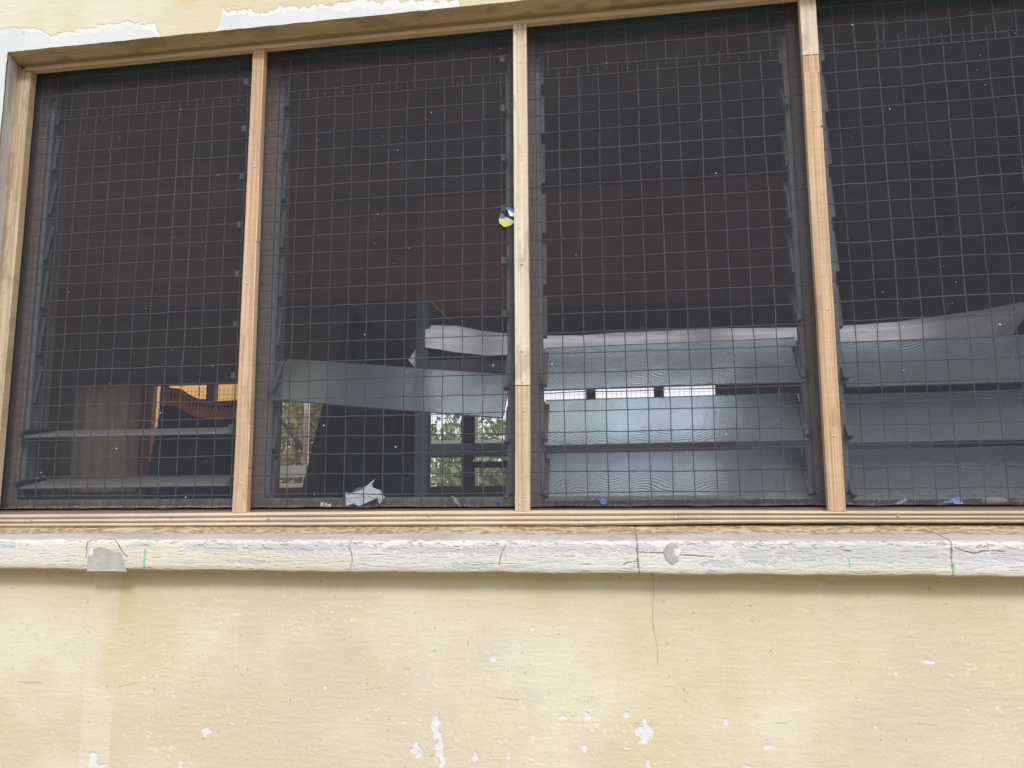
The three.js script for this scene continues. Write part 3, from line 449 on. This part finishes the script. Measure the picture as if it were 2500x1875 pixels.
// ---------------------------------------------------------------- bunk bed and bedding
{
  const BLUE = mat([0.052, 0.063, 0.078], { roughness: 0.6 });
  const bed = thing('bunk_bed', 'blue grey bunk bed standing lengthwise just inside the window', 'bunk bed', [0.32, FLOOR, -1.15]);
  const bx = (x0, x1, y0, y1, z0, z1) => rbox(x0 - 0.32, x1 - 0.32, y0 - FLOOR, y1 - FLOOR, z0 + 1.15, z1 + 1.15, 0.004);
  mesh('post', bx(-0.698, -0.651, FLOOR, 2.217, -0.795, -0.75), BLUE, bed);
  mesh('post', bx(-0.698, -0.651, FLOOR, 2.217, -1.58, -1.535), BLUE, bed);
  mesh('post', bx(1.29, 1.337, FLOOR, 2.217, -0.795, -0.75), BLUE, bed);
  mesh('post', bx(1.29, 1.337, FLOOR, 2.217, -1.58, -1.535), BLUE, bed);
  mesh('side_rail', bx(-0.651, 1.29, 1.945, 1.996, -0.785, -0.757), BLUE, bed);
  mesh('side_rail', bx(-0.651, 1.29, 1.992, 2.03, -1.57, -1.545), BLUE, bed);
  mesh('guard_rail', bx(-0.651, 1.29, 1.664, 1.708, -0.785, -0.757), BLUE, bed);
  mesh('guard_rail', bx(-0.651, 1.29, 1.650, 1.677, -1.57, -1.545), BLUE, bed);
  for (const x of [-0.674, 1.313]) { mesh('head_board', bx(x - 0.011, x + 0.011, 2.03, 2.205, -1.535, -0.795), BLUE, bed); mesh('cross_rail', bx(x - 0.014, x + 0.014, 0.95, 1.02, -1.535, -0.795), BLUE, bed); }
  for (let i = 0; i < 12; i++) mesh('slat', bx(-0.60 + i * 0.16, -0.52 + i * 0.16, 1.993, 2.003, -1.545, -0.79), mat([0.20, 0.13, 0.08]), bed);
  mesh('side_rail', bx(-0.651, 1.29, 0.93, 1.0, -0.785, -0.757), BLUE, bed);
  mesh('side_rail', bx(-0.651, 1.29, 0.93, 1.0, -1.57, -1.545), BLUE, bed);
  tag(mesh('mattress', rbox(-0.60, 1.22, 2.0035, 2.055, -1.52, -0.80, 0.02), mat([0.30, 0.22, 0.16])), 'thin foam mattress on the upper bunk', 'mattress');
  // bed sheet: over the mattress and down its front
  const top = [[-0.66, 2.122], [-0.5597, 2.116], [-0.4598, 2.095], [-0.3612, 2.080], [-0.2291, 2.070], [-0.1263, 2.0664], [-0.0176, 2.0735], [0.1823, 2.0745], [0.5559, 2.069], [0.7059, 2.0684], [0.78, 2.0695], [0.8781, 2.0748], [0.9392, 2.0829], [1.1199, 2.1015], [1.1676, 2.1086], [1.25, 2.125]];
  const bot = [[-0.66, 2.038], [-0.5594, 2.0185], [-0.46, 2.0039], [-0.3758, 1.997], [-0.1, 1.992], [0.4, 1.990], [0.9, 1.992], [1.12, 1.998], [1.19, 2.012], [1.25, 2.085]];
  const at = (l, x) => { for (let i = 0; i + 1 < l.length; i++) if (x <= l[i + 1][0]) { let t = clamp((x - l[i][0]) / (l[i + 1][0] - l[i][0])); return l[i][1] + t * (l[i + 1][1] - l[i][1]); } return l[l.length - 1][1]; };
  const nx = 200, ny = 30, pos = [], uv = [], idx = [];
  for (let i = 0; i <= nx; i++) for (let j = 0; j <= ny; j++) {
    const x = -0.66 + 1.91 * i / nx, t = j / ny, yt = at(top, x), yb = at(bot, x); let y, z;
    const fold = 0.022 * (fbm(x * 5 + 0.6 * t, t * 2.5, 3, 181) - 0.5) + 0.008 * (fbm(x * 16 + t * 3, t * 6, 3, 182) - 0.5);
    if (t < 0.5) { const s = t / 0.5; z = -1.50 + (0.72) * s; y = 2.062 + (yt - 2.062) * sst(0.55, 1, s) + fold * 0.5; } else { const s = (t - 0.5) / 0.5; z = -0.780 + 0.042 * sst(0, 0.35, s) + fold; y = yt + (yb - yt) * s - 0.0; const crease = sst(0.0, 0.16, s) * (1 - sst(0.16, 0.4, s)) * sst(-0.25, -0.05, x) * (1 - sst(0.15, 0.3, x)); z -= 0.03 * crease; }
    pos.push(x, y, z); uv.push(x, t);
  }
  for (let i = 0; i < nx; i++) for (let j = 0; j < ny; j++) { const a = i * (ny + 1) + j, b = a + ny + 1; idx.push(a, a + 1, b, a + 1, b + 1, b); }
  const g = new THREE.BufferGeometry(); g.setAttribute('position', new THREE.Float32BufferAttribute(pos, 3)); g.setAttribute('uv', new THREE.Float32BufferAttribute(uv, 2)); g.setIndex(idx); g.computeVertexNormals();
  tag(mesh('bed_sheet', g, mat([0.87, 0.87, 0.97], { roughness: 0.95 })), 'white bed sheet sagging over the edge of the upper bunk', 'bed sheet');
  // loose tail of the sheet past the post
  const tail = new THREE.BufferGeometry(); tail.setAttribute('position', new THREE.Float32BufferAttribute([-0.70, 2.062, -0.80, -0.736, 2.005, -0.80, -0.70, 1.965, -0.80, -0.69, 2.06, -0.815, -0.69, 1.96, -0.815], 3)); tail.setAttribute('uv', new THREE.Float32BufferAttribute([0, 0, 1, 0, 0, 1, 1, 1, 0.5, 0.5], 2)); tail.setIndex([0, 1, 2, 0, 2, 3, 3, 2, 4]); tail.computeVertexNormals();
  tag(mesh('pillow_corner', tail, mat([0.70, 0.68, 0.74])), 'white cloth corner poking out past the bunk post', 'cloth');
  tag(mesh('cord', new THREE.TubeGeometry(new THREE.CatmullRomCurve3([[-0.645, 2.2005, -0.745], [-0.612, 2.166, -0.747], [-0.572, 2.128, -0.742]].map(a => new THREE.Vector3(...a))), 12, 0.0012, 5), mat([0.45, 0.42, 0.38])), 'thin cord slanting from the bunk post to the sheet', 'cord');
}
{ // dark cloths hung up in the room
  const hang = (outline, z, nx, ny, m, label, name, amp, cat, uvf) => {
    // outline: left edge list and right edge list sampled from top to bottom
    const [L, Rr] = outline, pos = [], uv = [], idx = []; const at = (l, t) => { const f = t * (l.length - 1), i = Math.min(l.length - 2, Math.floor(f)), q = f - i; return [l[i][0] + q * (l[i + 1][0] - l[i][0]), l[i][1] + q * (l[i + 1][1] - l[i][1])]; };
    for (let j = 0; j <= ny; j++) for (let i = 0; i <= nx; i++) { const t = j / ny, s = i / nx, a = at(L, t), b = at(Rr, t); const x = a[0] + s * (b[0] - a[0]), y = a[1] + s * (b[1] - a[1]); pos.push(x, y, z + amp * Math.sin(s * 17 + 2 * fbm(s * 4, t * 2, 2, 191)) * (0.3 + 0.7 * t)); uv.push(...(uvf ? uvf(s, t) : [s, 1 - t])); }
    for (let j = 0; j < ny; j++) for (let i = 0; i < nx; i++) { const a = j * (nx + 1) + i, b = a + nx + 1; idx.push(a, b, a + 1, a + 1, b, b + 1); }
    const g = new THREE.BufferGeometry(); g.setAttribute('position', new THREE.Float32BufferAttribute(pos, 3)); g.setAttribute('uv', new THREE.Float32BufferAttribute(uv, 2)); g.setIndex(idx); g.computeVertexNormals();
    return tag(mesh(name, g, m), label, cat);
  };
  const navy = surfaceTextures(128, 128, 0, 0, 1, 1, (x, y) => { const e = x < 0.13 + 0.02 * Math.sin(y * 9); const n = 0.8 + 0.4 * fbm(x * 30, y * 30, 3, 195); const c = e ? [0.10, 0.07, 0.045] : [0.020, 0.021, 0.034]; return [c[0] * n, c[1] * n, c[2] * n, 0]; }, false);
  hang([[[-1.38, 2.47], [-1.44, 2.23], [-1.496, 1.994], [-1.55, 1.755], [-1.60, 1.522], [-1.66, 1.10]], [[-1.36, 2.475], [-1.03, 2.258], [-1.02, 2.0], [-1.017, 1.76], [-1.016, 1.52], [-1.01, 1.10]]], -1.9, 40, 30, mat([1, 1, 1], { map: navy[0], roughness: 1 }), 'dark navy blanket hung up like a tent beside the bunk bed', 'hanging_blanket', 0.02, 'blanket');
  const kitenge = surfaceTextures(1024, 512, 0, 0, 1, 1, (u, v) => {   // v = 1 is the upper hem
    const d = 1 - v; let c = [0.022, 0.022, 0.030];
    if (d < 0.125 && d > 0.012) {
      c = [0.80, 0.28, 0.08]; const k = (u * 30) % 1, hgt = 0.055 * (1 - Math.abs(k - 0.5) * 2.6); if (d > 0.03 && d < 0.03 + Math.max(0, hgt)) c = [0.03, 0.02, 0.02];
    }
    if (d > 0.34 && d < 0.50 && u > 0.83 && u < 0.95) c = [0.20, 0.06, 0.03];
    const n = 0.85 + 0.3 * fbm(u * 60, v * 60, 3, 197); return [c[0] * n, c[1] * n, c[2] * n, 0];
  }, false);
  // sagging upper hem, serrated left edge
  const HEM = [[0, 2.268], [0.12, 2.2577], [0.387, 2.18], [0.604, 2.1595], [0.754, 2.168], [0.858, 2.1885], [1.0, 2.225]];
  const hem = s => { for (let i = 0; i < 6; i++) if (s <= HEM[i + 1][0]) return HEM[i][1] + (HEM[i + 1][1] - HEM[i][1]) * sst(0, 1, (s - HEM[i][0]) / (HEM[i + 1][0] - HEM[i][0])) ; return 2.225; };
  const nx = 70, ny = 50, pos = [], uv = [], idx = [];
  for (let j = 0; j <= ny; j++) for (let i = 0; i <= nx; i++) { const s = i / nx, t = j / ny; const x = -3.09 + 0.69 * s - (1 - s) * 0.10 * t * 1.6 + (i === 0 ? 0.006 * Math.sin(j * 2.1) : 0); pos.push(x, hem(s) - 1.0 * t, -3 + 0.03 * Math.sin(s * 12) * t + 0.008 * Math.sin(s * 31)); uv.push(s, 1 - t); }
  for (let j = 0; j < ny; j++) for (let i = 0; i < nx; i++) { const a = j * (nx + 1) + i, b = a + nx + 1; idx.push(a, b, a + 1, a + 1, b, b + 1); }
  const g = new THREE.BufferGeometry(); g.setAttribute('position', new THREE.Float32BufferAttribute(pos, 3)); g.setAttribute('uv', new THREE.Float32BufferAttribute(uv, 2)); g.setIndex(idx); g.computeVertexNormals();
  tag(mesh('printed_cloth', g, new THREE.MeshPhysicalMaterial({ map: kitenge[0], roughness: 1, transmission: 0.45, thickness: 0, side: THREE.DoubleSide })), 'dark cloth with an orange printed border sagging across the room', 'cloth');
  const line = thing('clothes_line', 'wooden pole stand from which the orange bordered cloth hangs', 'stand', [-2.6, FLOOR, -3.03]);
  const wood = mat([0.07, 0.06, 0.06]); mesh('pole', box(-0.53, -0.49, 0, 1.84, -0.02, 0.02), wood, line); mesh('pole', box(0.16, 0.20, 0, 1.80, -0.02, 0.02), wood, line); mesh('foot', box(-0.6, 0.3, 0, 0.04, -0.2, 0.2), wood, line);
}

// ---------------------------------------------------------------- litter on the ledge
function crumple(w, h, nx, ny, amp, s) {
  const g = new THREE.PlaneGeometry(w, h, nx, ny).toNonIndexed(), p = g.attributes.position;
  for (let i = 0; i < p.count; i++) { const x = p.getX(i), y = p.getY(i), kx = Math.round(x / w * 997), ky = Math.round(y / h * 991); p.setXYZ(i, x + (h2(kx, ky, s) - 0.5) * w / nx * 0.8, y + (h2(kx, ky, s + 1) - 0.5) * h / ny * 0.8, (h2(kx, ky, s + 2) - 0.5) * amp); }
  g.computeVertexNormals(); return g;
}
{
  const printed = surfaceTextures(128, 128, 0, 0, 0.1, 0.1, (x, y) => { const r = Math.floor(y * 160), inLine = (y * 160) % 1 < 0.3 && h2(Math.floor(x * 420), r, 5) > 0.38; const c = inLine ? [0.30, 0.31, 0.36] : [0.62, 0.65, 0.72]; return [...c, 0]; }, false);
  const PAPER = mat([1, 1, 1], { map: printed[0], roughness: 0.9 });
  const poly = (pts, m, name, parent) => { // pts [x, y, z] fan with a little sag, closed as a thin two-sided leaf
    const pos = [], uv = [], idx = []; const c = [0, 0, 0]; pts.forEach(q => q.forEach((v, i) => c[i] += v / pts.length)); [...pts, c].forEach(q => { pos.push(...q); uv.push(q[0] * 10, q[1] * 10 + q[0] * 4); });
    for (let i = 0; i < pts.length; i++) idx.push(i, (i + 1) % pts.length, pts.length);
    const g = new THREE.BufferGeometry(); g.setAttribute('position', new THREE.Float32BufferAttribute(pos, 3)); g.setAttribute('uv', new THREE.Float32BufferAttribute(uv, 2)); g.setIndex(idx); g.computeVertexNormals(); return mesh(name, g, m, parent);
  };
  const paper = thing('crumpled_paper', 'crumpled torn sheet of printed paper lying on the ledge below the crooked glass blade', 'paper', [-0.65, 1.513, -0.112]);
  const P = (x, y, z) => [x + 0.65, y - 1.513, z];
  poly([P(-0.6975, 1.5475, 0), P(-0.6913, 1.5145, 0.008), P(-0.672, 1.520, 0.010), P(-0.640, 1.556, 0.002), P(-0.66, 1.5535, -0.006), P(-0.68, 1.547, -0.002)], PAPER, 'leaf', paper);
  poly([P(-0.6720, 1.520, 0.010), P(-0.6555, 1.5145, 0.013), P(-0.612, 1.534, 0.006), P(-0.605, 1.552, -0.004), P(-0.6269, 1.5603, -0.004), P(-0.6304, 1.5756, -0.006), P(-0.6515, 1.556, 0.003)], PAPER, 'leaf', paper);
  poly([P(-0.612, 1.534, 0.006), P(-0.6065, 1.5185, 0.002), P(-0.5955, 1.5355, -0.006), P(-0.6086, 1.5545, -0.008)], mat([0.56, 0.60, 0.58]), 'leaf', paper);
  poly([P(-0.6304, 1.5756, -0.006), P(-0.6225, 1.581, -0.008), P(-0.6285, 1.570, -0.006), P(-0.640, 1.562, 0)], PAPER, 'leaf', paper);
  poly([P(-0.684, 1.549, -0.008), P(-0.668, 1.5605, -0.012), P(-0.645, 1.5625, -0.010), P(-0.655, 1.5535, -0.008)], mat([0.14, 0.11, 0.13]), 'leaf', paper);
  const scrap = (x, y, z, w, h, c, label, cat, name, s, rx = -0.9) => { const o = tag(mesh(name, crumple(w, h, 4, 3, 0.008, s), mat(c, { roughness: 0.7, side: THREE.DoubleSide }), null, [x, y, z]), label, cat, 'litter on the ledge behind the wire'); o.rotation.set(rx, 0.2 * s, 0.1 * (s % 5)); return o; };
  scrap(-0.7432, 1.5165, -0.105, 0.028, 0.016, [0.62, 0.61, 0.60], 'scrap of pale torn plastic beside the crumpled paper', 'litter', 'plastic_scrap', 3);
  scrap(-0.4018, 1.517, -0.105, 0.05, 0.012, [0.42, 0.40, 0.42], 'shrivelled grey film strip under the crooked glass blade', 'litter', 'plastic_scrap', 5);
  scrap(-0.305, 1.5195, -0.100, 0.026, 0.016, [0.06, 0.14, 0.42], 'blue and white sweet wrapper at the foot of the buff batten piece', 'wrapper', 'sweet_wrapper', 7, -0.5);
  scrap(-0.297, 1.5205, -0.0985, 0.014, 0.006, [0.75, 0.78, 0.8], 'white strip of foil on the blue sweet wrapper', 'wrapper', 'foil_strip', 8, -0.5);
  scrap(0.5696, 1.520, -0.108, 0.036, 0.012, [0.50, 0.53, 0.60], 'thin white paper curl below the dull blue blades', 'litter', 'paper_scrap', 9);
  scrap(0.6168, 1.5165, -0.100, 0.032, 0.012, [0.48, 0.50, 0.58], 'ragged whitish flake beside the thin paper curl', 'litter', 'paper_scrap', 11);
  scrap(0.7255, 1.5205, -0.110, 0.030, 0.012, [0.40, 0.44, 0.52], 'bluish torn scrap behind the upright pale blue tab', 'litter', 'paper_scrap', 13);
  scrap(0.7372, 1.5205, -0.098, 0.017, 0.017, [0.40, 0.50, 0.80], 'upright pale blue paper tab on the ledge', 'litter', 'paper_tab', 15, -0.2);
  const st = new THREE.IcosahedronGeometry(0.017, 1); st.scale(1.7, 0.55, 0.6); tag(mesh('stone', st, mat([0.26, 0.245, 0.235]), null, [0.8145, 1.519, -0.104]), 'flat grey stone resting on the ledge', 'stone');
  const st2 = new THREE.IcosahedronGeometry(0.012, 1); st2.scale(2.2, 0.5, 0.6); tag(mesh('bark_chip', st2, mat([0.19, 0.10, 0.05]), null, [0.872, 1.517, -0.102]), 'brown chip of bark beside the flat grey stone', 'bark');
  const cap = thing('bottle_cap', 'blue plastic bottle cap on its edge under the glowing glass blades', 'bottle cap', [-0.05, 1.5225, -0.1]);
  const cg = new THREE.CylinderGeometry(0.0062, 0.0066, 0.005, 20); cg.rotateX(Math.PI / 2); mesh('disc', cg, mat([0.16, 0.26, 0.62], { roughness: 0.45 }), cap);
  const cr = new THREE.TorusGeometry(0.0062, 0.0011, 6, 20); cr.translate(0, 0, 0.002); mesh('rim', cr, mat([0.22, 0.33, 0.70], { roughness: 0.45 }), cap);
  // wrapper caught between the wire and the pale batten
  const wr = thing('snack_wrapper', 'blue, white and yellow green snack wrapper caught beside the pale ribbed batten', 'wrapper', [-0.2735, 2.2355, -0.0835]);
  const Q = (x, y, z) => [x + 0.275, y - 2.24, z];
  const foil = c => mat(c, { roughness: 0.35, side: THREE.DoubleSide });
  poly([Q(-0.2975, 2.2385, 0), Q(-0.296, 2.226, 0.002), Q(-0.2835, 2.2145, 0.003), Q(-0.2697, 2.2175, 0.002), Q(-0.261, 2.2235, 0), Q(-0.283, 2.2385, -0.003)], foil([0.42, 0.45, 0.05]), 'green_panel', wr);
  poly([Q(-0.2975, 2.2385, 0), Q(-0.283, 2.2385, -0.003), Q(-0.279, 2.241, -0.003), Q(-0.2915, 2.2545, -0.001)], foil([0.06, 0.13, 0.34]), 'blue_panel', wr);
  poly([Q(-0.283, 2.2385, -0.003), Q(-0.261, 2.2235, 0.001), Q(-0.256, 2.2285, 0.001), Q(-0.279, 2.2425, -0.002)], foil([0.46, 0.52, 0.56]), 'silver_panel', wr);
  poly([Q(-0.2768, 2.2692, -0.002), Q(-0.279, 2.262, -0.002), Q(-0.266, 2.2555, 0.001), Q(-0.254, 2.249, 0.001), Q(-0.262, 2.2625, 0)], foil([0.06, 0.13, 0.42]), 'blue_panel', wr);
  poly([Q(-0.2745, 2.2605, 0.0), Q(-0.2695, 2.2435, 0.001), Q(-0.257, 2.2405, 0.002), Q(-0.2545, 2.249, 0.002), Q(-0.2665, 2.2545, 0.002)], foil([0.85, 0.9, 0.92]), 'white_panel', wr);
  // plaster crumbs and grit
  const gs = [];
  for (let i = 0; i < 640; i++) { const left = rnd() < 0.65, x = left ? rr(-1.62, -0.99) : rr(-0.93, 1.1), r = left ? rr(0.0008, 0.0027) : rr(0.0007, 0.002); const g = new THREE.TetrahedronGeometry(r); g.rotateX(rr(0, 6)); g.rotateY(rr(0, 6)); g.translate(x, 1.5145 + r * 0.3, rr(-0.117, -0.093)); gs.push(g); }
  tag(stuff(mesh('plaster_crumbs', mergeGeometries(gs), mat([0.50, 0.49, 0.47]))), 'pale plaster crumbs scattered along the ledge', 'crumbs');
}

// ---------------------------------------------------------------- beyond the far windows
{
  const ORW = surfaceTextures(256, 128, 0, 0, 4, 3, (x, y) => { const n = fbm(x * 3, y * 3, 4, 201); return [...mix3([0.60, 0.32, 0.085], [0.66, 0.40, 0.14], n), n]; }, false, THREE.RepeatWrapping);
  const hs = thing('neighbouring_house', 'orange plastered house seen through the opposite window', 'house', [-9.4, 0, -10.2]);
  mesh('wall', planarUV(box(-3.5, 2.85, 0, 4.2, -0.9, 0), 0, 4, 0, 3), mat([1, 1, 1], { map: ORW[0] }), hs);
  mesh('roof', box(-3.8, 3.0, 4.2, 4.35, -1.1, 0.25), mat([0.2, 0.2, 0.2]), hs);
  mesh('door', box(0.2, 1.1, 0, 2.1, 0.002, 0.04), mat([0.16, 0.09, 0.05]), hs);
  const post = (x, z, label) => { const p = thing('veranda_post', label, 'post', [x, 0, z]); mesh('shaft', rbox(-0.03, 0.03, 0, 3.2, -0.03, 0.03, 0.006), mat([0.74, 0.66, 0.50]), p); mesh('plinth', box(-0.1, 0.1, 0, 0.25, -0.1, 0.1), mat([0.45, 0.2, 0.1]), p); };
  post(-1.90, -8, 'cream painted veranda post outside the opposite window'); post(-4.235, -8, 'pinkish veranda post beside the orange house');
  const LEAF = new THREE.MeshPhysicalMaterial({ color: 0xffffff, vertexColors: true, roughness: 0.9, transmission: 0.3, thickness: 0, side: THREE.DoubleSide });
  const BARK = mat([0.16, 0.12, 0.085]);
  function tree(x, z, h, rx, ry, leaves, tone, label, s, size = 1, group = 'trees beyond the building') {
    const t = thing('tree', label, 'tree', [x, 0, z], group); seed = s * 7919 + 3;
    const limbs = [], tr = (a, b, r0, r1) => { const c = new THREE.CatmullRomCurve3([a, a.clone().lerp(b, 0.5).add(new THREE.Vector3(rr(-0.15, 0.15), 0, rr(-0.15, 0.15))), b]); const g = new THREE.TubeGeometry(c, 8, r0, 7); const p = g.attributes.position; for (let i = 0; i < p.count; i++) { const k = Math.floor(i / 8) / 8, q = c.getPoint(k), f = 1 + (r1 / r0 - 1) * k; p.setXYZ(i, q.x + (p.getX(i) - q.x) * f, q.y + (p.getY(i) - q.y) * f, q.z + (p.getZ(i) - q.z) * f); } limbs.push(g); };
    const V = (a, b, c) => new THREE.Vector3(a, b, c); tr(V(0, -0.1, 0), V(0.1, h * 0.55, 0), 0.17, 0.10);
    const clumps = []; for (let i = 0; i < 16; i++) { const a = rr(0, 6.28), q = Math.sqrt(rnd()); const c = V(Math.cos(a) * rx * q, h * 0.68 + rr(-1, 1) * ry, Math.sin(a) * rx * q); clumps.push([c, rr(0.28, 0.5) * rx]); if (i < 8) tr(V(0.05, h * rr(0.3, 0.5), 0), c, 0.06, 0.015); }
    mesh('trunk', mergeGeometries(limbs), BARK, t);
    const pos = [], col = [], idx = [];
    for (let i = 0; i < leaves; i++) {
      const [c, r] = clumps[i % clumps.length]; const d = V(rr(-1, 1), rr(-1, 1), rr(-1, 1)); if (d.lengthSq() > 1) d.normalize(); const p = c.clone().add(d.multiplyScalar(r)); const l = rr(0.07, 0.14) * size, q = new THREE.Quaternion().setFromEuler(new THREE.Euler(rr(-1.2, 1.2), rr(0, 6.28), rr(-1.2, 1.2)));
      const k = pos.length / 3; for (const [a, b] of [[-l, 0], [0, l * 0.4], [l, 0], [0, -l * 0.4]]) { const e = V(a, 0, b).applyQuaternion(q).add(p); pos.push(e.x, e.y, e.z); }
      const w = rr(0.7, 1.3); for (let j = 0; j < 4; j++) col.push(tone[0] * w, tone[1] * w, tone[2] * w); idx.push(k, k + 1, k + 2, k, k + 2, k + 3);
    }
    const g = new THREE.BufferGeometry(); g.setAttribute('position', new THREE.Float32BufferAttribute(pos, 3)); g.setAttribute('color', new THREE.Float32BufferAttribute(col, 3)); g.setIndex(idx); g.computeVertexNormals(); mesh('crown', g, LEAF, t);
  }
  tree(-6.6, -13.5, 4.6, 1.5, 1.2, 3000, [0.36, 0.35, 0.16], 'yellowish leafy tree seen past the orange house', 1);
  tree(-8.7, -18, 3.9, 1.7, 0.9, 2600, [0.25, 0.30, 0.14], 'low green tree behind the yellowish tree', 2);
  tree(-2.6, -15, 3.3, 1.5, 0.8, 2200, [0.22, 0.28, 0.13], 'rounded green tree behind the cream veranda post', 3);
  tree(-3.9, -19, 3.5, 1.6, 0.8, 2000, [0.18, 0.22, 0.11], 'dark green tree farther off behind the rounded green tree', 4);
  // unseen trees added behind the camera to keep the low sky off the facade
  for (let i = 0; i < 7; i++) tree(-11 + i * 3.7 + (i % 2) * 0.6, 11.5 + (i % 3) * 0.9, 4.7 + (i % 3) * 0.5, 2.3, 1.2, 8000, [0.085, 0.12, 0.04], 'leafy tree in the unseen row added to block low sky', 20 + i, 2.2, 'added row of trees behind the camera');
  tree(-9.5, -22, 5.2, 2.2, 1.4, 6000, [0.16, 0.18, 0.06], 'tall olive green tree rising behind the orange house', 5);
}

const renderer = new THREE.WebGLRenderer({ antialias: true });
renderer.setSize(W, H);
renderer.shadowMap.enabled = true; renderer.shadowMap.type = THREE.PCFSoftShadowMap;
renderer.toneMapping = THREE.LinearToneMapping; renderer.toneMappingExposure = EXPOSURE;
renderer.render(scene, camera);
